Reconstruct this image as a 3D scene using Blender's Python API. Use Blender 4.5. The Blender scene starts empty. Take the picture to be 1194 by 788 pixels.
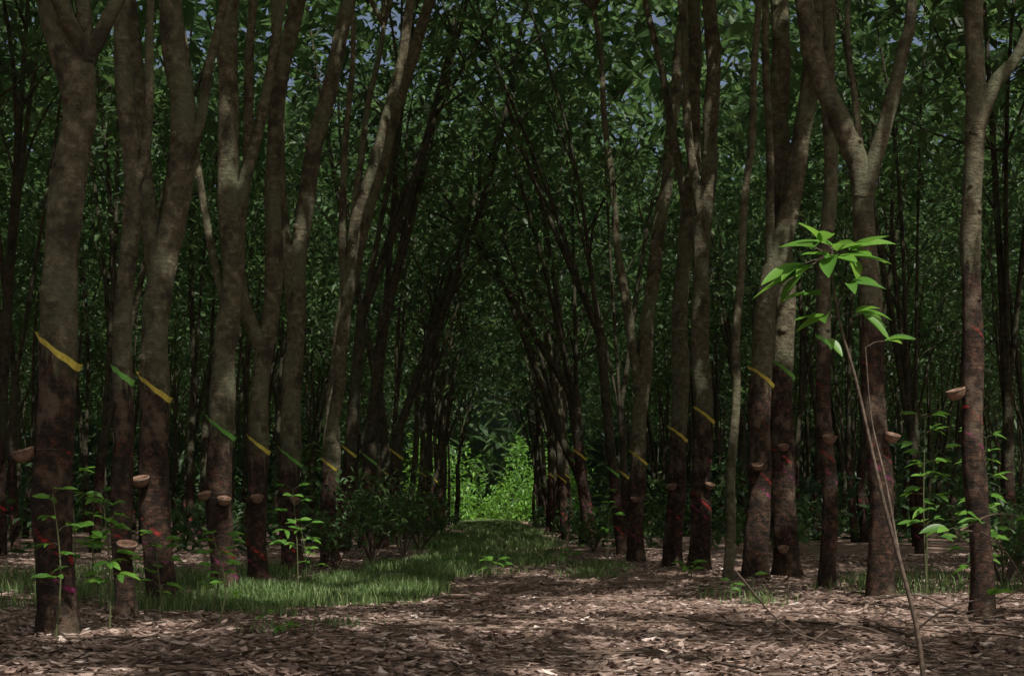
import bpy, math, random
import numpy as np
from mathutils import Vector
R=np.random.default_rng(7); random.seed(7)
sc=bpy.context.scene
el=math.radians(56); azs=math.radians(155)
sd=Vector((math.sin(azs)*math.cos(el),math.cos(azs)*math.cos(el),math.sin(el)))
# ---------------------------------------------------------------- materials
def newmat(n):
    m=bpy.data.materials.new(n); m.use_nodes=True; m.node_tree.nodes.clear(); return m,m.node_tree.nodes,m.node_tree.links
def ramp(N,cols,pos=None):
    r=N.new('ShaderNodeValToRGB'); e=r.color_ramp.elements
    while len(e)<len(cols): e.new(0.5)
    for i,c in enumerate(cols):
        e[i].position=(pos[i] if pos else i/(len(cols)-1)); e[i].color=(*c,1)
    return r
def leafmat(name,cols,trans=0.45,rough=0.45,gl=0.06):
    m,N,L=newmat(name)
    a=N.new('ShaderNodeAttribute'); a.attribute_name='tint'
    r=ramp(N,cols); L.new(a.outputs['Fac'],r.inputs[0])
    d=N.new('ShaderNodeBsdfDiffuse'); t=N.new('ShaderNodeBsdfTranslucent'); g=N.new('ShaderNodeBsdfGlossy'); g.inputs['Roughness'].default_value=rough
    L.new(r.outputs[0],d.inputs[0])
    hs=N.new('ShaderNodeHueSaturation'); hs.inputs['Hue'].default_value=0.485; hs.inputs['Value'].default_value=1.6; L.new(r.outputs[0],hs.inputs['Color']); L.new(hs.outputs[0],t.inputs[0])
    m1=N.new('ShaderNodeMixShader'); m1.inputs[0].default_value=trans; L.new(d.outputs[0],m1.inputs[1]); L.new(t.outputs[0],m1.inputs[2])
    m2=N.new('ShaderNodeMixShader'); m2.inputs[0].default_value=gl; L.new(m1.outputs[0],m2.inputs[1]); L.new(g.outputs[0],m2.inputs[2])
    o=N.new('ShaderNodeOutputMaterial'); L.new(m2.outputs[0],o.inputs[0]); return m
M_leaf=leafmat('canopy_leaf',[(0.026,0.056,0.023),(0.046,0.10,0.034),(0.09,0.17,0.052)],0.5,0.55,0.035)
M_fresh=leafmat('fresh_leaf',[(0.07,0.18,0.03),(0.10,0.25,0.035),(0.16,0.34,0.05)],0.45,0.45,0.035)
M_grass=leafmat('grass_blade',[(0.06,0.12,0.035),(0.11,0.19,0.055),(0.20,0.26,0.11)],0.35,0.5,0.03)
M_litter=leafmat('dry_leaf',[(0.08,0.052,0.042),(0.21,0.145,0.118),(0.42,0.32,0.27),(0.74,0.65,0.60)],0.12,0.5,0.05)

def barkmat(name,val=1.0):
    m,N,L=newmat(name)
    tc=N.new('ShaderNodeTexCoord')
    def noise(sx,sy,sz,scale,det=5,ro=0.6):
        mp=N.new('ShaderNodeMapping'); mp.inputs['Scale'].default_value=(sx,sy,sz); L.new(tc.outputs['Object'],mp.inputs[0])
        n=N.new('ShaderNodeTexNoise'); n.inputs['Scale'].default_value=scale; n.inputs['Detail'].default_value=det; n.inputs['Roughness'].default_value=ro; L.new(mp.outputs[0],n.inputs['Vector']); return n
    def math_(op,a,b=None,c=None,clamp=False):
        x=N.new('ShaderNodeMath'); x.operation=op; x.use_clamp=clamp
        for i,v in enumerate((a,b,c)):
            if v is None: continue
            if isinstance(v,(int,float)): x.inputs[i].default_value=v
            else: L.new(v,x.inputs[i])
        return x.outputs[0]
    def mix(f,a,b):
        x=N.new('ShaderNodeMix'); x.data_type='RGBA'
        L.new(f,x.inputs[0])
        for s,v in ((6,a),(7,b)):
            if isinstance(v,tuple): x.inputs[s].default_value=(*v,1)
            else: L.new(v,x.inputs[s])
        return x.outputs[2]
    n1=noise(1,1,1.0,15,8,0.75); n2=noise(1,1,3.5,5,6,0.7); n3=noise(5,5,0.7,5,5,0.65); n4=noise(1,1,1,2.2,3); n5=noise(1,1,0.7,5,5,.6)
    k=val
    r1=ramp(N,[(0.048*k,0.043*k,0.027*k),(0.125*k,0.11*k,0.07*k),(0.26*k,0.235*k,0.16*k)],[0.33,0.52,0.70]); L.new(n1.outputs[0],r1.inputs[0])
    r2=ramp(N,[(0.42,0.39,0.35),(1,1,1)],[0.32,0.55]); L.new(n2.outputs[0],r2.inputs[0])
    mu=N.new('ShaderNodeMix'); mu.data_type='RGBA'; mu.blend_type='MULTIPLY'; mu.inputs[0].default_value=0.42; L.new(r1.outputs[0],mu.inputs[6]); L.new(r2.outputs[0],mu.inputs[7])
    li=math_('MULTIPLY_ADD',n4.outputs[0],7,-3.4,True)
    c=mix(math_('MULTIPLY',li,0.55),mu.outputs[2],(0.125*k,0.145*k,0.085*k))
    dk=math_('MULTIPLY_ADD',n5.outputs[0],9,-4.7,True)
    c=mix(math_('MULTIPLY',dk,0.75),c,(0.036*k,0.032*k,0.021*k))
    at=N.new('ShaderNodeAttribute'); at.attribute_name='panel'
    h=math_('ADD',at.outputs['Fac'],math_('MULTIPLY_ADD',n3.outputs[0],1.0,-0.46))
    pm=math_('MULTIPLY_ADD',h,-9,0.3,True)
    rp=ramp(N,[(0.010,0.007,0.006),(0.026,0.016,0.012),(0.075,0.034,0.023),(0.15,0.095,0.066)],[0.38,0.49,0.59,0.70]); L.new(n1.outputs[0],rp.inputs[0])
    c=mix(math_('MULTIPLY',pm,0.93),c,rp.outputs[0])
    fl=math_('MULTIPLY',pm,math_('MULTIPLY_ADD',n5.outputs[0],10,-5.3,True))
    c=mix(math_('MULTIPLY',fl,0.65),c,(0.15*k,0.115*k,0.08*k))
    def mark(off,w,col,c,thr,f):
        band=math_('SUBTRACT',w,math_('ABSOLUTE',math_('ADD',at.outputs['Fac'],off)))
        bm=math_('MULTIPLY',math_('MULTIPLY',band,60,clamp=True),math_('MULTIPLY_ADD',n2.outputs[0],9,thr,True),clamp=True)
        return mix(math_('MULTIPLY',bm,f),c,col)
    c=mark(1.13,0.03,(0.50,0.04,0.04),c,-4.4,.8); c=mark(1.30,0.025,(0.36,0.04,0.18),c,-4.4,.75); c=mark(0.50,0.015,(0.45,0.05,0.04),c,-4.6,.7)
    p=N.new('ShaderNodeBsdfPrincipled'); L.new(c,p.inputs['Base Color']); p.inputs['Roughness'].default_value=0.85; p.inputs['Specular IOR Level'].default_value=0.2
    b=N.new('ShaderNodeBump'); b.inputs['Strength'].default_value=1.0; b.inputs['Distance'].default_value=0.03
    L.new(math_('ADD',math_('ADD',n2.outputs[0],n1.outputs[0]),n5.outputs[0]),b.inputs['Height']); L.new(b.outputs[0],p.inputs['Normal'])
    o=N.new('ShaderNodeOutputMaterial'); L.new(p.outputs[0],o.inputs[0]); return m
M_bark=barkmat('rubber_tree_bark',1.02); M_bark2=barkmat('shaded_rubber_tree_bark',0.5)  # second bark is the same, darkened to paint in the shade on distant trunks
def simple(name,c1,c2,scale=20,rough=0.6):
    m,N,L=newmat(name); tc=N.new('ShaderNodeTexCoord'); n=N.new('ShaderNodeTexNoise'); n.inputs['Scale'].default_value=scale; n.inputs['Detail'].default_value=5
    L.new(tc.outputs['Object'],n.inputs['Vector']); r=ramp(N,[c1,c2],[0.35,0.65]); L.new(n.outputs[0],r.inputs[0])
    p=N.new('ShaderNodeBsdfPrincipled'); L.new(r.outputs[0],p.inputs['Base Color']); p.inputs['Roughness'].default_value=rough
    o=N.new('ShaderNodeOutputMaterial'); L.new(p.outputs[0],o.inputs[0]); return m
M_yel=simple('yellow_guard_plastic',(0.60,0.50,0.08),(0.85,0.74,0.14),30,0.5)
M_grn=simple('green_guard_plastic',(0.13,0.42,0.07),(0.24,0.58,0.13),30,0.5)
M_cup=simple('clay_cup',(0.12,0.065,0.04),(0.28,0.165,0.11),25,0.7)
M_wire=simple('wire',(0.05,0.045,0.04),(0.1,0.09,0.08),25,0.5)
M_twig=simple('twig_bark',(0.05,0.035,0.025),(0.14,0.10,0.07),30,0.8)
M_stem=simple('green_stem',(0.05,0.06,0.025),(0.10,0.11,0.04),30,0.6)
M_wood=simple('distant_forest_green',(0.012,0.028,0.012),(0.04,0.08,0.03),0.8,0.9)
def soil():
    m,N,L=newmat('leaf_strewn_soil'); tc=N.new('ShaderNodeTexCoord')
    n=N.new('ShaderNodeTexNoise'); n.inputs['Scale'].default_value=2.0; n.inputs['Detail'].default_value=10; n.inputs['Roughness'].default_value=0.7; L.new(tc.outputs['Object'],n.inputs['Vector'])
    v=N.new('ShaderNodeTexVoronoi'); v.inputs['Scale'].default_value=14; L.new(tc.outputs['Object'],v.inputs['Vector'])
    r=ramp(N,[(0.07,0.048,0.038),(0.18,0.125,0.10),(0.36,0.27,0.23)],[0.3,0.5,0.72]); L.new(n.outputs[0],r.inputs[0])
    r2=ramp(N,[(0.6,0.55,0.5),(1.3,1.2,1.1)]); L.new(v.outputs['Color'],r2.inputs[0])
    mu=N.new('ShaderNodeMix'); mu.data_type='RGBA'; mu.blend_type='MULTIPLY'; mu.inputs[0].default_value=0.8; L.new(r.outputs[0],mu.inputs[6]); L.new(r2.outputs[0],mu.inputs[7])
    p=N.new('ShaderNodeBsdfPrincipled'); L.new(mu.outputs[2],p.inputs['Base Color']); p.inputs['Roughness'].default_value=0.95
    b=N.new('ShaderNodeBump'); b.inputs['Distance'].default_value=0.03; L.new(n.outputs[0],b.inputs['Height']); L.new(b.outputs[0],p.inputs['Normal'])
    o=N.new('ShaderNodeOutputMaterial'); L.new(p.outputs[0],o.inputs[0]); return m
M_soil=soil()
# ---------------------------------------------------------------- mesh helpers
def mk(name,V,F,mat,parent=None,smooth=True,attrs=None,loc=(0,0,0)):
    V=np.asarray(V,dtype=np.float32)-np.array(loc,dtype=np.float32); F=np.asarray(F,dtype=np.int32)
    me=bpy.data.meshes.new(name); me.vertices.add(len(V)); me.vertices.foreach_set('co',V.ravel())
    me.loops.add(F.size); me.loops.foreach_set('vertex_index',F.ravel())
    me.polygons.add(len(F)); me.polygons.foreach_set('loop_start',np.arange(0,F.size,F.shape[1],dtype=np.int32))
    me.update(calc_edges=True)
    me.polygons.foreach_set('use_smooth',np.full(len(me.polygons),bool(smooth)))
    for k,a in (attrs or {}).items():
        at=me.attributes.new(k,'FLOAT','POINT'); at.data.foreach_set('value',np.asarray(a,dtype=np.float32))
    me.materials.append(mat)
    o=bpy.data.objects.new(name,me); sc.collection.objects.link(o)
    if parent is not None:
        o.parent=parent; o.location=np.array(loc)-np.array(parent.location)
    else: o.location=loc
    return o
def empty(name,loc):
    e=bpy.data.objects.new(name,None); e.location=loc; e.empty_display_size=0.3; sc.collection.objects.link(e); return e
class Acc:
    def __init__(s): s.V=[];s.F=[];s.A={};s.n=0
    def add(s,V,F,**a):
        V=np.asarray(V);F=np.asarray(F); s.V.append(V); s.F.append(F+s.n); s.n+=len(V)
        for k,v in a.items(): s.A.setdefault(k,[]).append(np.asarray(v))
    def obj(s,name,mat,**k):
        return mk(name,np.concatenate(s.V),np.concatenate(s.F),mat,attrs={a:np.concatenate(v) for a,v in s.A.items()},**k)
def catmull(P,n):
    P=np.array(P,float); Q=np.vstack([2*P[0]-P[1],P,2*P[-1]-P[-2]]); out=[]
    for i in range(len(P)-1):
        p0,p1,p2,p3=Q[i:i+4]
        for t in np.linspace(0,1,n,endpoint=False):
            out.append(0.5*((2*p1)+(-p0+p2)*t+(2*p0-5*p1+4*p2-p3)*t*t+(-p0+3*p1-3*p2+p3)*t**3))
    out.append(P[-1]); return np.array(out)
def tube(P,rad,sides=10,bump=0.0):
    P=np.asarray(P,float); n=len(P); T=np.gradient(P,axis=0); T/=np.linalg.norm(T,axis=1)[:,None]+1e-9
    ref=np.array([0,1.0,0]) if abs(T[0][1])<0.9 else np.array([1.0,0,0])
    A=np.cross(T,ref); A/=np.linalg.norm(A,axis=1)[:,None]+1e-9; B=np.cross(A,T)
    th=np.linspace(0,2*math.pi,sides,endpoint=False)
    r=np.asarray(rad,float)[:,None]*np.ones((1,sides))
    if bump>0:
        ph=R.uniform(0,6.28,6); z=np.arange(n)[:,None]
        r=r*(1+bump*(np.sin(3*th[None]+ph[0]+z*0.35)*0.5+np.sin(z*0.9+ph[1])*0.35+np.sin(2*th[None]+z*0.6+ph[2])*0.4)+R.normal(0,bump*0.35,(n,sides)))
    V=P[:,None]+A[:,None]*(np.cos(th)[None,:,None]*r[...,None])+B[:,None]*(np.sin(th)[None,:,None]*r[...,None])
    i=np.arange(n-1)[:,None]*sides; j=np.arange(sides)[None]; k=(j+1)%sides
    F=np.stack([i+j,i+k,i+sides+k,i+sides+j],-1).reshape(-1,4)
    return V.reshape(-1,3),F
def leaves(C,L,droop=0.35,wr=0.42,spread=0.35,tint=None):
    n=len(C); az=R.uniform(0,2*math.pi,n); el=R.normal(-droop,spread,n)
    a=np.stack([np.cos(az)*np.cos(el),np.sin(az)*np.cos(el),np.sin(el)],1)
    s=np.stack([-np.sin(az),np.cos(az),R.normal(0,0.35,n)],1); s/=np.linalg.norm(s,axis=1)[:,None]
    u=np.cross(a,s); L=np.asarray(L)[:,None]*np.ones((n,1))
    p0=C-a*L*0.5; p2=C+a*L*0.5-np.array([0,0,1])*L*0.1
    m=C-a*L*0.05
    p1=m+s*L*wr*0.5+u*L*0.06; p3=m-s*L*wr*0.5+u*L*0.06
    V=np.stack([p0,p1,p2,p3],1).reshape(-1,3); F=np.arange(4*n).reshape(-1,4)
    t=R.uniform(0,1,n) if tint is None else tint
    return V,F,np.repeat(t,4)
def open_sky(P):
    """True where a crown leaf stands in a canopy gap cut along the sun direction to light chosen spots"""
    g=P[:,:2]-np.array([sd.x,sd.y])/sd.z*P[:,2:3]; x=g[:,0];y=g[:,1]
    f=np.sin(x*2.3+1.1*np.sin(y*1.9)+.6)+np.sin(y*3.6+1.3*np.sin(x*1.4)+2.0)+.6*np.sin(x*5.1+y*4.0)
    w=np.exp(-((x-2.9)/2.3)**2-((y-11.3)/1.7)**2)
    hole=(f+2.4*w>1.75)&(w>.15)
    hole|=((x-1.15)**2+(y-8.0)**2<.65**2)
    hole|=((x+2.1)**2+(y-8.9)**2<.32**2)
    hole|=(((x-1.5)/1.0)**2+((y-11.7)/.6)**2<1)|(((x-3.9)/1.1)**2+((y-11.7)/.6)**2<1)|(((x-2.5)/.6)**2+((y-10.4)/.3)**2<1)|(((x-1.0)/.6)**2+((y-13.2)/.4)**2<1)
    hole|=(((x+1.5)/.9)**2+((y-13.8)/1.8)**2<1)&(f>.5)
    hole|=(np.abs(x+.3)<3.2)&(y>84)&(y<114)
    hole|=(f>1.9)&(np.hypot(x,y-11)>5)&(y>6)
    return hole
def blade(p0,d,L,W,up=(0,0,1),curl=0.25,n=7,fold=0.18):
    d=np.array(d,float); d/=np.linalg.norm(d); up=np.array(up,float); s=np.cross(d,up); s/=np.linalg.norm(s)+1e-9; u=np.cross(s,d)
    V=[];F=[]
    for i in range(n+1):
        t=i/n; w=W*0.5*(math.sin(math.pi*min(1,t**0.85))**0.8)+0.0008
        c=np.array(p0)+d*L*t-np.array([0,0,1])*curl*L*t*t
        V+= [c-s*w+u*w*fold*2, c, c+s*w+u*w*fold*2]
    for i in range(n):
        b=i*3; F+=[[b,b+1,b+4,b+3],[b+1,b+2,b+5,b+4]]
    return np.array(V),np.array(F)
# ---------------------------------------------------------------- ground
def gz(x,y):
    x=np.asarray(x,float);y=np.asarray(y,float)
    return 0.035*np.sin(x*0.9+0.4*y)+0.03*np.sin(y*0.7-x*0.35+1)+0.015*np.sin(x*2.7+1.3)*np.sin(y*2.1)
def axis(c,fine,far):
    a=[0.0]; st=fine
    while a[-1]<far: a.append(a[-1]+st); st*=1.045
    return np.array(a)
ax=axis(0,0.12,220); xs=np.concatenate([-ax[:0:-1],ax]); ay=axis(0,0.12,260); ys=np.concatenate([8-ax[:0:-1],8+ay])
X,Y=np.meshgrid(xs,ys); Z=gz(X,Y)
V=np.stack([X,Y,Z],-1).reshape(-1,3); nx=len(xs); ny=len(ys)
i=np.arange(ny-1)[:,None]*nx; j=np.arange(nx-1)[None]
mk('forest_ground',V,np.stack([i+j,i+j+1,i+nx+j+1,i+nx+j],-1).reshape(-1,4),M_soil)
# ---------------------------------------------------------------- trees
def panel_attr(V,xc,cut): return V[:,2]-(cut-0.9*(V[:,0]-xc))
def crown_points(tips,n_cl,n_leaf,rad,zmin):
    tips=np.array(tips); c=tips[R.integers(0,len(tips),n_cl)]+R.normal(0,1,(n_cl,3))*np.array([rad,rad,rad*0.75])
    c[:,2]=np.maximum(c[:,2],zmin+R.uniform(0,1.5,n_cl))
    pts=np.repeat(c,n_leaf,0)+R.normal(0,1,(n_cl*n_leaf,3))*np.array([0.5,0.5,0.2])
    tc=np.clip(np.repeat(R.uniform(0.1,0.9,n_cl),n_leaf)+R.normal(0,0.15,n_cl*n_leaf),0,1)
    k=~open_sky(pts); return pts[k],tc[k]
def guard_geo(xc,yc,r,cut,n=26,k=1.0):
    th=np.radians(np.linspace(-198,5,n)); V=[]
    for t in th:
        x=math.cos(t);y=math.sin(t); z=cut-0.9*r*x
        for kk,(rr,dz) in enumerate(((1.07,-0.020),(1.24,0.022))):
            V.append([xc+x*r*rr,yc+y*r*rr,z+dz*k+.004*math.sin(t*7+xc*9)])
    return np.array(V),np.array([[2*q,2*q+1,2*q+3,2*q+2] for q in range(len(th)-1)])
def cup(e,xc,yc,z,r,ang,cr=0.068):
    a=math.radians(ang); cx=xc+math.cos(a)*(r+cr*0.98); cy=yc+math.sin(a)*(r+cr*0.98)
    prof=[(0.0,-1.15),(0.35,-1.12),(0.66,-0.95),(0.88,-0.6),(0.98,-0.25),(1.0,0),(0.93,0),(0.9,-0.25),(0.78,-0.6),(0.5,-0.9),(0.0,-1.02)]
    n=20; ti=math.radians(18); t=np.arange(n)*2*math.pi/n; V=[]
    o=np.array([math.cos(a),math.sin(a),0]); s=np.array([-math.sin(a),math.cos(a),0]); k=np.array([0,0,1.0])
    o2=o*math.cos(ti)-k*math.sin(ti); k2=k*math.cos(ti)+o*math.sin(ti)
    for pr,pz in prof:
        for q in t: V.append(np.array([cx,cy,z])+cr*(o2*pr*math.cos(q)+s*pr*math.sin(q)+k2*pz))
    F=[[q*n+j,q*n+(j+1)%n,(q+1)*n+(j+1)%n,(q+1)*n+j] for q in range(len(prof)-1) for j in range(n)]
    mk('latex_cup',V,F,M_cup,parent=e,loc=(cx,cy,z))
    W=Acc(); q=np.linspace(0,2*math.pi,25); P=np.array([np.array([cx,cy,z])+cr*1.03*(o2*math.cos(b)+s*math.sin(b))-k2*cr*.15 for b in q]); W.add(*tube(P,np.full(25,0.002),5))
    P=np.stack([xc+(r*1.05)*np.cos(np.linspace(a-1.5,a+1.5,9)),yc+(r*1.05)*np.sin(np.linspace(a-1.5,a+1.5,9)),np.full(9,z)],1); W.add(*tube(P,np.full(9,0.002),5))
    W.obj('cup_wire',M_wire,parent=e,loc=(cx,cy,z))
def near_tree(Yb,main,limbs,r0,cut=None,gmat=None,cups=(),density=1.0,crown=True):
    bx=main[0][0]; e=empty('rubber_tree',(bx,Yb,0)); A=Acc()
    P=[(x,Yb+0.05*math.sin(z*1.3+bx),z-(0.12 if k==0 else 0)) for k,(x,z) in enumerate(main)]
    C=catmull(P,16); C[:,0]+=0.014*np.sin(C[:,2]*4+bx*9)+.02*np.sin(C[:,2]*1.7+bx*4)
    zz=C[:,2]; rad=r0*(1+0.35*np.exp(-np.maximum(zz,0)/0.14)+0.08*np.exp(-((zz-0.9)/0.8)**2))*(1-0.28*np.clip(zz/6,0,1.6))
    rad=rad*(1+0.06*np.sin(zz*5+bx*5)*np.sin(zz*2.1+bx))
    if cut: rad=rad*(1-0.06/(1+np.exp((zz-cut)*18)))
    V,F=tube(C,rad,20,0.05); A.add(V,F,panel=panel_attr(V,bx,cut if cut else -50))
    tips=[C[-1]]
    for pts,r in limbs:
        yd=R.uniform(-0.5,0.7); z0=pts[0][1]
        Q=[(x,Yb+0.05*math.sin(z0*1.3+bx)+yd*max(0,(z-z0))/3,z) for x,z in pts]; q=catmull(Q,9); t=np.linspace(0,1,len(q))
        q[:,0]+=0.025*np.sin(q[:,2]*3+r*90)*t
        V,F=tube(q,r*(1-0.55*t)*(1+0.25*np.exp(-t*14)),12,0.05); A.add(V,F,panel=np.full(len(V),9.0)); tips.append(q[-1])
    for kk in range(5):
        ii=R.integers(int(len(C)*.3),int(len(C)*.85)); a=R.uniform(-2.9,-.2); d=np.array([math.cos(a),math.sin(a),.35]); p=C[ii]+d*rad[ii]*.75
        q=np.array([p,p+d*rad[ii]*.28,p+d*rad[ii]*.42,p+d*rad[ii]*.45]); rr=rad[ii]*R.uniform(.25,.45); V,F=tube(q,np.array([1.3,.9,.6,.05])*rr,9,.05); A.add(V,F,panel=np.full(len(V),9.0) if C[ii,2]>(cut or 0) else panel_attr(V,bx,cut))
    crown_t=[]
    for tp in list(tips):
        for k in range(3):
            d=np.array([R.normal(0,1.0),R.normal(0,1.0),R.uniform(2.5,4.5)]); q=catmull([tp,tp+d*0.45+R.normal(0,0.15,3),tp+d],6); t=np.linspace(0,1,len(q))
            V,F=tube(q,0.05*(1-0.75*t),7); A.add(V,F,panel=np.full(len(V),9.0)); crown_t+= [q[-1],q[len(q)//2]]
    A.obj('trunk_and_limbs',M_bark,parent=e,loc=(bx,Yb,0))
    if crown:
        pts,tc=crown_points(crown_t,int(26*density),26,1.1,6.8); V,F,t=leaves(pts,R.uniform(0.18,0.3,len(pts)),tint=tc); mk('crown_leaves',V,F,M_leaf,parent=e,attrs={'tint':t},smooth=False,loc=(bx,Yb,0))
    if gmat:
        i=int(np.argmin(abs(C[:,2]-cut))); V,F=guard_geo(C[i,0],C[i,1],rad[i],cut); mk('rain_guard_strip',V,F,gmat,parent=e,loc=(C[i,0],C[i,1],cut))
    for (z,ang) in cups:
        i=int(np.argmin(abs(C[:,2]-z))); cup(e,C[i,0],C[i,1],z,rad[i],ang)
    return e
near_tree(8.55,[(-2.65,0),(-2.62,.77),(-2.60,1.8),(-2.57,2.84),(-2.54,3.3),(-2.66,3.9),(-2.9,6),(-2.9,7.5)],[([(-2.54,3.15),(-2.45,3.4),(-2.43,3.52)],.07)],.12,1.75,M_yel,[(1.16,-150)],0.7)
near_tree(9.8,[(-2.54,0),(-2.53,1),(-2.54,1.95),(-2.53,3.14),(-2.56,4.32),(-2.5,7)],[([(-2.54,2.9),(-2.42,3.3),(-2.36,4.3),(-2.2,6)],.045)],.072,1.73,M_grn,[(0.58,-60)],0.6)
near_tree(11.05,[(-2.57,0),(-2.6,.8),(-2.62,1.43),(-2.6,2.6),(-2.5,3.2),(-2.41,3.9),(-2.5,4.77),(-2.4,7.5)],[([(-2.6,2.6),(-2.73,3.3),(-2.83,4.1),(-2.9,4.77),(-3.1,7.5)],.085),([(-2.46,3.4),(-2.3,3.75),(-2.2,4.2),(-2.0,5.2),(-1.8,7.5)],.05)],.12,1.75,M_yel,[(1.05,-110)])
near_tree(13.9,[(-2.66,0),(-2.65,1.6),(-2.58,2.86),(-2.6,3.7),(-2.58,4.96),(-2.54,5.8),(-2.3,8.5)],[([(-2.6,3.5),(-2.45,4.0),(-2.31,4.6),(-2.06,5.8),(-1.7,8.5)],.075),([(-2.56,2.6),(-2.8,3.4),(-3.0,4.6),(-3.3,6.5)],.05)],.13,1.60,M_grn,[(0.97,-125),(0.92,-65)])
near_tree(15.2,[(-2.52,0),(-2.5,1.4),(-2.46,2.5),(-2.36,3.5),(-2.34,4.6),(-2.1,6.26),(-1.5,9)],[([(-2.46,2.5),(-2.66,3.0),(-2.7,3.6),(-2.6,4.6),(-2.5,6.3),(-2.4,9)],.08)],.11,1.5,M_yel,[(.95,-80)])
near_tree(18.2,[(-2.6,0),(-2.58,2.06),(-2.5,4.04),(-2.2,5.7),(-1.87,7.3),(-1.2,10)],[([(-2.55,3.4),(-2.7,4.5),(-2.72,5.7),(-2.75,7.3),(-2.7,9.5)],.09)],.14,1.48,M_grn,[(.95,-60)])
near_tree(20.2,[(-2.35,0),(-2.3,1.8),(-2.1,3.6),(-1.9,5.0),(-1.3,7.3),(-0.9,9.5)],[([(-2.1,3.6),(-2.15,5),(-2.0,7),(-1.9,9.5)],.06)],.10,1.45,M_yel,[])
near_tree(22.0,[(-2.55,0),(-2.5,1.5),(-2.4,3.4),(-1.93,5.4),(-1.4,7.4),(-0.87,8.9)],[([(-2.4,3.2),(-2.25,4.6),(-2.15,6.2),(-1.8,8.7)],.09)],.14,1.35,M_grn,[(.9,-60)])
near_tree(10.2,[(3.48,0),(3.44,1.2),(3.45,2.6),(3.44,3.54),(3.45,4.46),(3.5,7.5)],[([(3.46,3.5),(3.6,3.85),(3.85,4.3),(4.2,6.2)],.06)],.082,2.55,None,[(1.66,-165)],0.5)
near_tree(12.05,[(3.28,0),(3.24,1.1),(3.22,2.2),(3.14,3.5),(2.94,4.05),(2.69,4.76),(2.3,7.5)],[([(3.14,3.45),(3.3,4.0),(3.45,4.7),(3.52,5.1),(3.7,7.5)],.075),([(3.14,3.6),(3.12,4.3),(3.1,5.2),(3.2,7)],.035)],.108,2.40,M_grn,[(1.44,-50)],.7)
near_tree(14.0,[(3.28,0),(3.27,1.2),(3.26,2.45),(3.3,4.15),(3.3,5.84),(3.4,8)],[],.082,2.45,M_grn,[(1.52,-85)],.7)
near_tree(17.7,[(3.62,0),(3.6,1.4),(3.6,2.88),(3.58,5.0),(3.55,7.15),(3.5,9)],[([(3.58,4.2),(3.8,5.4),(4.1,7.4),(4.4,9)],.08)],.165,2.55,M_grn,[(1.6,-100),(.35,-110)])
near_tree(17.2,[(3.16,0),(3.2,1.5),(3.33,3.35),(3.65,4.9),(3.9,6.5),(4.2,8.6)],[([(3.36,3.5),(3.3,5),(3.2,6.8),(3.1,9)],.06)],.15,2.4,M_yel,[(1.35,-110)])
near_tree(16.6,[(2.76,0),(2.78,1.8),(2.92,3.8),(3.0,5.4),(3.1,7),(3.2,9)],[],.055,None,None,[],.5)
near_tree(18.9,[(2.75,0),(2.76,2),(2.78,4.15),(2.9,6.4),(2.9,7.6),(2.8,9.5)],[([(2.79,4.6),(2.6,5.8),(2.5,7.6),(2.3,9)],.07)],.14,2.05,M_yel,[(1.15,-60)])
near_tree(19.8,[(2.52,0),(2.56,1.8),(2.62,3.7),(2.74,5.1),(2.78,6.7),(2.85,9)],[([(2.72,4.9),(2.55,5.8),(2.38,6.7),(2.14,7.9),(1.9,9)],.07)],.13,1.85,M_yel,[(1.15,-120)])
near_tree(23.3,[(2.32,0),(2.36,1.4),(2.42,2.84),(2.75,5.66),(3.17,9.2)],[([(2.4,2.8),(2.15,4.4),(2.0,5.7),(1.7,9.2)],.09)],.14,1.65,M_yel,[(1.0,-100)])

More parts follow.
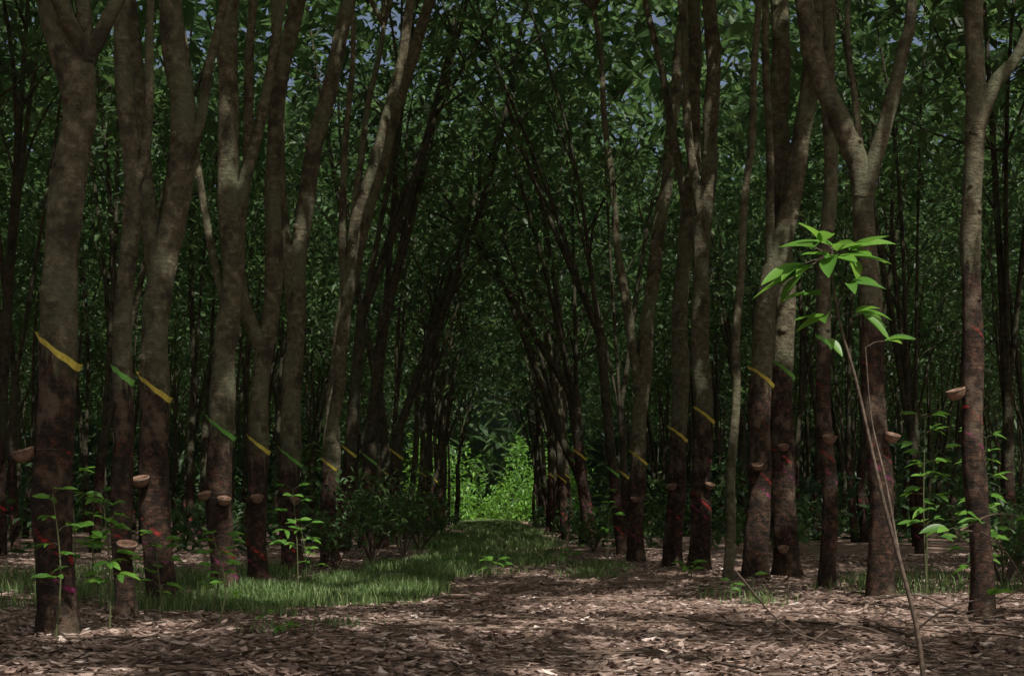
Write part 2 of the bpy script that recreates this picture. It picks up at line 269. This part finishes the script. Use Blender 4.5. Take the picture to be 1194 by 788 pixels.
FT=Acc(); FL=Acc(); GY=Acc(); GG=Acc()
def far_tree(bx,by,lean,d,row):
    H=R.uniform(10.5,14); fh=R.uniform(1.8,4.8); r=R.uniform(.075,.135)
    sides=8 if d<45 else 6; base=np.array([bx,by,-0.1]); drift=np.array([lean*R.uniform(-0.1,1.2)+R.normal(0,.3),R.normal(0,.25)])
    f=base+np.array([drift[0]*0.25,drift[1]*0.2,fh+.1])
    q=catmull([base,base+(f-base)*0.5+np.array([R.normal(0,.1),0,0]),f],4); t=np.linspace(0,1,len(q)); cut=R.uniform(1.4,2.2)
    V,F=tube(q,r*(1.15-0.3*t),sides,0.03); FT.add(V,F,panel=panel_attr(V,bx,cut))
    if row<2 and by<60:
        i=int(np.argmin(abs(q[:,2]-cut))); V,F=guard_geo(q[i,0],q[i,1],r*1.05,cut,12,1.2); (GY if R.random()<.6 else GG).add(V,F)
    tips=[]; nl=R.integers(2,4)
    for k in range(nl):
        sdv=R.normal(0,1.1); e=f+np.array([drift[0]*1.3+sdv,R.normal(0,1.0),H-fh]); m=f+(e-f)*0.5+np.array([-sdv*0.14+R.normal(0,.22),R.normal(0,.15),0])
        q=catmull([f-np.array([0,0,.15]),m,e],5); t=np.linspace(0,1,len(q)); V,F=tube(q,r*(0.7 if k<1 else .5)*(1-0.75*t),max(5,sides-2),0.03); FT.add(V,F,panel=np.full(len(V),9.0)); tips+=[q[-1],q[7],q[5]]
        for kk in range(3 if row<2 else 2):
            s=q[R.integers(2,8)]; e2=s+np.array([R.normal(0,1.3),R.normal(0,1.1),R.uniform(1.0,3)]); q2=catmull([s,(s+e2)/2+R.normal(0,.12,3),e2],3); V,F=tube(q2,r*0.26*(1-0.7*np.linspace(0,1,len(q2))),5); FT.add(V,F,panel=np.full(len(V),9.0)); tips.append(e2)
    inview=abs(bx)<0.40*by+3
    if inview: nc,nl_,s0=(54,20,.28) if d<45 else (34,16,.42)
    else: nc,nl_,s0=10,10,.7
    pts,tc=crown_points(tips,nc,nl_,1.35,(4.6 if row<2 else 5.8) if d>22 else 6.5); V,F,t=leaves(pts,R.uniform(.7,1.25,len(pts))*s0,tint=tc); FL.add(V,F,tint=t)
for row,x0 in enumerate([-2.5,2.4,-8.2,8.6,-14.0,14.4,-20,20,-26,26,-33,33]):
    y=(25.5 if row==0 else 26.0 if row==1 else 12.0 if row in(2,3) else 9+R.uniform(0,3))
    sgn=-1 if x0>0 else 1
    while y<(82 if row<2 else 108):
        if abs(x0)<0.5*y+16:
            far_tree(x0+R.normal(0,.3 if row>1 else .2),y,sgn*((1.8 if y<55 else .6) if row<2 else 0.5),math.hypot(x0,y),row)
        y+=R.uniform(2.0,3.6) if row<4 else R.uniform(2.6,4.2)
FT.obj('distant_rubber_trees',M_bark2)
GY.obj('rain_guard_strips',M_yel); GG.obj('rain_guard_strips',M_grn)
def roof(nc,vis):
    cx=R.uniform(-38,38,nc); cy=R.uniform(-9,124,nc)
    seen=(np.abs(cx)<0.42*cy+3)&(cy>22); k=seen if vis else ~seen
    k&=~((np.abs(cx)<4)&(cy>84)); k&=~((np.abs(cx-1)<5)&(cy>34)&(cy<60)&(R.random(nc)<.3))
    cx=cx[k];cy=cy[k]; cz=R.uniform(10.5,17,len(cx)); m=18 if vis else 8
    P=np.repeat(np.stack([cx,cy,cz],1),m,0)+R.normal(0,1,(len(cx)*m,3))*[.8,.8,.35]
    P=P[~open_sky(P)]
    V,F,t=leaves(P,R.uniform(.5,.95,len(P))*(1 if vis else 1.6),wr=.5,tint=R.uniform(.2,.9,len(P)))
    if not vis:
        V4=V.reshape(-1,4,3); ok=~(open_sky(V)).reshape(-1,4).any(1); V=V4[ok].reshape(-1,3); t=t.reshape(-1,4)[ok].ravel(); F=np.arange(len(V)).reshape(-1,4)
    FL.add(V,F,tint=t)
roof(8400,True); roof(8700,False)  # out-of-view call adds loose oversized leaves to shade foreground and trunks
FL.obj('forest_canopy',M_leaf,smooth=False)
# ---- undergrowth
U=Acc()
def clump(x,y,h,rad,n,s,A=U):
    u=R.uniform(0,1,n); a=R.uniform(0,6.28,n); rr=rad*np.sqrt(R.uniform(0,1,n))*(1.1-0.6*u)
    P=np.stack([x+rr*np.cos(a),y+rr*np.sin(a),0.05+u*h],1); V,F,t=leaves(P,R.uniform(.7,1.3,n)*s,tint=np.clip(R.uniform(.1,.8)+R.normal(0,.2,n),0,1)); A.add(V,F,tint=t)
for k in range(190):
    y=R.uniform(24,108); x=R.uniform(4.2,0.42*y+5)*R.choice([-1,1]); clump(x,y,R.uniform(.6,2.6),R.uniform(.6,1.5),90,.26+y*0.003)
for k in range(50):
    y=R.uniform(28,85); x=R.uniform(1.9,3.5)*R.choice([-1,1]); clump(x,y,R.uniform(.4,1.2),R.uniform(.3,.8),90,.18)
U.obj('undergrowth',M_leaf,smooth=False)
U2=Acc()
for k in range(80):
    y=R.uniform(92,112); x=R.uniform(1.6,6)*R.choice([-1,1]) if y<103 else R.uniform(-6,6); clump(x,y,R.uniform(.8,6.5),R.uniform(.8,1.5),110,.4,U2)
U2.obj('sun_tinted_shrubs',M_fresh,smooth=False)  # brighter leaf colour paints extra sunlight onto the shrubs ending the aisle
def bush(x,y,h,rad,n,s):
    e=empty('understory_shrub',(x,y,0)); A=Acc(); S=Acc()
    for k in range(9):
        a=R.uniform(0,6.28); ee=np.array([x+rad*.8*math.cos(a),y+rad*.8*math.sin(a),h*R.uniform(.6,1)]); q=catmull([(x,y,0),(x*.5+ee[0]*.5,y*.5+ee[1]*.5,ee[2]*.6),ee],5); S.add(*tube(q,np.linspace(.012,.004,len(q)),5))
        for tt in range(4,len(q)):
            m=n//50; P=q[tt]+R.normal(0,1,(m,3))*[.14,.14,.07]; V,F,t=leaves(P,R.uniform(.7,1.3,m)*s); A.add(V,F,tint=np.clip(t*.6+.4,0,1))
    S.obj('stems',M_twig,parent=e,loc=(x,y,0)); A.obj('foliage',M_leaf,parent=e,loc=(x,y,0),smooth=False)
for a in [(-1.75,20.5,1.3,.75,500,.12),(-1.5,23.5,1.5,.7,500,.12),(-2.1,19,0.9,.6,350,.12),(-1.4,27,1.0,.7,400,.12),(1.9,27,.8,.4,250,.12),(-5.5,13.5,.9,.7,400,.13),(6.3,17,1.2,.8,400,.13),(5.2,14.5,.9,.5,250,.13)]: bush(*a)
# ---- dark backdrop added to block the bright horizon, with treeline foliage
th=np.radians(np.linspace(-75,75,160)); V=[]; nr=14
for k in range(nr):
    for j,t in enumerate(th):
        rr=128+k*3.0+2*math.sin(j*.9+k*1.7); V.append([rr*math.sin(t),rr*math.cos(t)-8,34*math.sin(min(1,k/9)*math.pi/2)+1.4*math.sin(j*1.3+k)+1.2*math.sin(j*.37*k)-1.5])
F=[[k*160+j,k*160+j+1,(k+1)*160+j+1,(k+1)*160+j] for k in range(nr-1) for j in range(159)]
mk('forest_backdrop',V,F,M_wood)
n=18000; t=R.uniform(-0.55,0.55,n); rr=R.uniform(114,126,n); P=np.stack([rr*np.sin(t),rr*np.cos(t)-4,R.uniform(0,34,n)],1)
V,F,tt=leaves(P,R.uniform(1.0,2.0,len(P))); mk('distant_treeline_foliage',V,F,M_leaf,attrs={'tint':tt},smooth=False)
# ---------------------------------------------------------------- grass
G=Acc()
def grass(P,h):
    n=len(P); az=R.uniform(0,6.28,n); dx=np.stack([np.cos(az),np.sin(az),np.zeros(n)],1); sdv=np.stack([-np.sin(az),np.cos(az),np.zeros(n)],1); w=(0.003+0.00022*P[:,1])[:,None]; h=h[:,None]; le=R.uniform(.1,.7,n)[:,None]
    up=np.array([0,0,1.0]); a=P; m=P+up*h*.6+dx*h*le*.35; tp=P+up*h*(1-.25*le)+dx*h*le
    V=np.stack([a-sdv*w,a+sdv*w,m+sdv*w*.8,m-sdv*w*.8,tp+sdv*w*.1,tp-sdv*w*.1],1).reshape(-1,3); b=np.arange(n)[:,None]*6
    F=np.concatenate([b+np.array([[0,1,2,3]]),b+np.array([[3,2,4,5]])],0); G.add(V,F,tint=np.repeat(R.uniform(0,1,n),6))
def gpatch(x,y,rx,ry,n,h):
    a=R.uniform(0,6.28,n); r=np.sqrt(R.uniform(0,1,n)); px=x+rx*r*np.cos(a)+R.normal(0,.1,n); py=y+ry*r*np.sin(a)+R.normal(0,.15,n)
    k=(np.sin(px*4+py*1.3)+np.sin(py*2.7-px*2)+R.normal(0,.8,n))>-.9; px=px[k];py=py[k]
    grass(np.stack([px,py,gz(px,py)-.01],1),R.uniform(.4,1.2,len(px))*h*(1+.3*np.sin(px*3+py*2)))
for a in [(-1.8,13.6,.75,2.2,9000,.15),(-1.2,15.2,.7,2.2,8000,.14),(-2.3,11.6,.6,1.2,3000,.15),(-.9,18.5,.8,2.5,6000,.14),(-2.9,16,.5,5,3500,.15),(0.0,21,.8,4,4000,.1),(1.4,19,.35,.8,900,.13),(1.1,16.8,.3,.5,600,.1),(2.0,12.5,.18,.25,260,.15),(2.2,11.7,.12,.12,120,.17),(3.6,13.2,.6,.9,400,.15),(5.2,15.5,1.2,3,1500,.15),(-4.4,14,1.2,4,4000,.16),(-1.6,10.3,.15,.2,120,.12),(-1.0,9.4,.12,.15,90,.1),(-1.3,8.4,.12,.15,90,.1)]: gpatch(*a)
for k in range(80):
    y=R.uniform(20,110); gpatch(R.uniform(-1.5,1.0),y,.7,2.2,600,.16)
G.obj('grass_patches',M_grass,smooth=False)
# ---------------------------------------------------------------- leaf litter
n=75000; y=5.2+22*R.uniform(0,1,n)**1.5; x=R.uniform(-1,1,n)*(0.42*y+1.0)
az=R.uniform(0,6.28,n); L=R.uniform(.03,.10,n)[:,None]; a=np.stack([np.cos(az),np.sin(az),R.normal(0,.16,n)],1); s=np.stack([-np.sin(az),np.cos(az),R.normal(0,.25,n)],1)
c=np.stack([x,y,gz(x,y)+R.uniform(.003,.02,n)],1); w=R.uniform(.16,.26,n)[:,None]; up=np.array([0,0,1.0]); cu=R.uniform(0,.18,n)[:,None]
p=[c-a*L*.5+up*L*cu, c-a*L*.15+s*L*w+up*L*cu*.6, c+a*L*.2+s*L*w*.85+up*L*cu*.3, c+a*L*.5+up*L*cu*1.2, c+a*L*.2-s*L*w*.85+up*L*cu*.3, c-a*L*.15-s*L*w+up*L*cu*.6]
V=np.stack(p,1).reshape(-1,3); b=np.arange(n)[:,None]*6; F=np.concatenate([b+np.array([[0,1,2,3]]),b+np.array([[0,3,4,5]])],0)
mk('leaf_litter',V,F,M_litter,attrs={'tint':np.repeat(np.clip(R.beta(1.4,2.6,n),0,1),6)},smooth=False)
T=Acc()
for k in range(240):
    y=R.uniform(5.5,16); x=R.uniform(-.4,.4)*y; a=R.uniform(0,3.14); l=R.uniform(.15,.9); q=[]
    for t in np.linspace(-.5,.5,5):
        xx=x+math.cos(a)*l*t+R.normal(0,.015); yy=y+math.sin(a)*l*t; q.append((xx,yy,float(gz(xx,yy))+.02+R.uniform(0,.02)))
    T.add(*tube(q,np.full(5,R.uniform(.003,.009)),5))
T.obj('fallen_twigs',M_twig)
# ---------------------------------------------------------------- seedlings
def trifoliate(A,S,p,d,pet,L,droop=.25,wr=.38):
    d=np.array(d,float); d/=np.linalg.norm(d); e=np.array(p)+d*pet; S.add(*tube([p,(np.array(p)+e)/2+[0,0,.01],e],np.array([.0025,.002,.0015])*max(1,L/.15),5))
    az=math.atan2(d[1],d[0])
    for o in (-.75,0,.75):
        dd=(math.cos(az+o+R.normal(0,.12)),math.sin(az+o+R.normal(0,.12)),d[2]*.6+R.normal(0,.15)); l=L*R.uniform(.85,1.1)*(1 if o else 1.1)
        V,F=blade(e,dd,l,l*wr,up=(R.normal(0,.25),-.35+R.normal(0,.25),1),curl=droop*R.uniform(.5,1.5)); A.add(V,F,tint=np.full(len(V),R.uniform(0,1)))
def seedling(x,y,h,nl,L,mat=None,name='rubber_seedling'):
    e=empty(name,(x,y,0)); A=Acc(); S=Acc(); q=catmull([(x,y,-.02),(x+R.normal(0,.03),y,h*.5),(x+R.normal(0,.05),y+R.normal(0,.05),h)],6); S.add(*tube(q,np.linspace(.008,.003,len(q)),6))
    for k in range(nl):
        i=len(q)-1-int((k/nl)**1.0*len(q)*.65); a=k*2.4+R.normal(0,.3); trifoliate(A,S,q[i],(math.cos(a),math.sin(a),R.uniform(.1,.7)),R.uniform(.05,.12)*L/.12,L*R.uniform(.7,1.15))
    S.obj('stem',M_stem,parent=e,loc=(x,y,0)); A.obj('leaves',mat or M_fresh,parent=e,loc=(x,y,0))
for a in [(-1.78,9.1,.62,9,.10),(-2.35,8.7,.80,16,.12),(-2.15,9.3,.6,11,.11),(-2.05,10.2,.55,8,.1),(-1.75,13,.62,9,.13),(-1.95,14.2,1.0,10,.14),(-2.5,8.1,.9,8,.11),(-3.1,11,.9,10,.13),(.05,17.2,.16,5,.16),(-.45,18,.16,5,.15),(2.0,25,1.1,8,.17),(2.25,16.2,.2,4,.15),(4.0,11.5,.9,8,.13),(3.9,12.8,1.3,9,.14),(2.0,12.2,.18,4,.12),(-1.3,8.3,.18,4,.07),(1.1,19.5,.25,5,.14),(-3.6,12.2,1.1,9,.14),(4.6,13.6,.6,7,.14),(3.75,12.3,1.6,14,.13),(4.15,11.9,1.4,12,.13)]: seedling(*a)
def Psap(x,z,y=6.8): return np.array([x,y,z])
e=empty('rubber_tree_sapling',(2.06,6.8,0)); S=Acc(); A=Acc()
q=catmull([Psap(2.06,-.03),Psap(2.02,.25),Psap(1.95,.53),Psap(1.86,.86),Psap(1.74,1.39),Psap(1.66,1.68),Psap(1.60,2.0)],7); S.add(*tube(q,np.linspace(.013,.005,len(q)),7,.04))
q2=catmull([Psap(1.95,.53),Psap(1.9,.95,6.9),Psap(1.86,1.25,7),Psap(1.83,1.6,7.0)],6); S.add(*tube(q2,np.linspace(.007,.003,len(q2)),6))
top=q[-1]
for dx,dy,dz,pet,L in [(-1,-.15,-.2,.12,.21),(-.75,-.6,.3,.10,.2),(-.5,.5,.6,.1,.19),(.9,-.1,.45,.12,.22),(.8,.4,.15,.12,.2),(.3,-.9,.1,.06,.2),(-.7,.3,-.5,.13,.2),(.1,.6,.9,.1,.18),(.5,-.6,.5,.08,.19),(-.2,-.8,-.1,.04,.2),(-.9,-.2,-.6,.1,.2)]:
    trifoliate(A,S,top+R.normal(0,.02,3),(dx,dy,dz),pet,L,.2,.36)
for i,d in [(39,(.5,-.5,.1)),(38,(-1,-.2,.1)),(36,(.9,-.3,.2)),(36,(-.8,-.5,-.1))]: trifoliate(A,S,q[i],d,.08,.17,.3,.36)
trifoliate(A,S,q2[-1],(.9,-.2,.3),.1,.14,.2,.38)
V,F=blade(Psap(1.77,1.73),(.8,-.2,-.6),.15,.055,up=(0,-.8,1)); A.add(V,F,tint=np.full(len(V),.7))
V,F=blade(Psap(1.60,1.62),(.5,-.4,-.6),.1,.045,up=(0,-.8,1)); A.add(V,F,tint=np.full(len(V),.7))
S.obj('stem',M_twig,parent=e,loc=(2.06,6.8,0)); A.obj('leaves',M_fresh,parent=e,loc=(2.06,6.8,0))
e=empty('fallen_branch',(2.4,7.1,0)); S=Acc(); A=Acc()
for pts in [[(1.9,.36),(2.1,.38),(2.35,.30),(2.7,.42)],[(2.0,.12),(2.2,.3),(2.45,.36),(2.8,.34)],[(1.5,.05),(1.75,.22),(2.05,.15),(2.4,.05)],[(1.2,.5),(1.5,.2),(1.9,.08)],[(2.3,.7),(2.5,.78),(2.75,.75)],[(2.75,.3),(2.6,.55),(2.45,.68),(2.3,.7)]]:
    q=catmull([(x,7.1+.1*math.sin(x*5),z) for x,z in pts],6); S.add(*tube(q,np.linspace(.006,.0025,len(q)),6))
for x,z,d in [(2.32,.7,(-1,0,.1)),(2.45,.72,(-.5,-.5,.3)),(2.55,.74,(1,-.3,.2)),(2.7,.73,(.6,.5,.3)),(2.45,.35,(.3,-.5,.4))]: trifoliate(A,S,(x,7.1,z),d,.05,.13,.2)
S.obj('twigs',M_twig,parent=e,loc=(2.4,7.1,0)); A.obj('leaves',M_fresh,parent=e,loc=(2.4,7.1,0))
# ---------------------------------------------------------------- light, world, camera
w=bpy.data.worlds.new('World'); sc.world=w; w.use_nodes=True; N=w.node_tree.nodes; bg=N['Background']
sk=N.new('ShaderNodeTexSky'); sk.sky_type='NISHITA'; sk.sun_disc=False; sk.sun_elevation=el; sk.sun_rotation=azs; sk.air_density=0.8; sk.dust_density=9; sk.ozone_density=0.4; w.node_tree.links.new(sk.outputs[0],bg.inputs[0]); bg.inputs[1].default_value=0.13
l=bpy.data.lights.new('sun','SUN'); l.energy=5; l.angle=math.radians(.5); l.color=(1,.95,.87); lo=bpy.data.objects.new('sun',l); lo.rotation_euler=sd.to_track_quat('Z','Y').to_euler(); lo.location=(0,0,30); sc.collection.objects.link(lo)
c=bpy.data.cameras.new('camera'); c.sensor_width=36; c.lens=50; c.clip_end=1000; c.shift_x=.018; c.shift_y=.168
co=bpy.data.objects.new('camera',c); co.location=(0,0,.8); co.rotation_euler=(math.pi/2,0,0); sc.collection.objects.link(co); sc.camera=co
sc.view_settings.view_transform='Standard'; sc.view_settings.look='None'; sc.view_settings.exposure=0
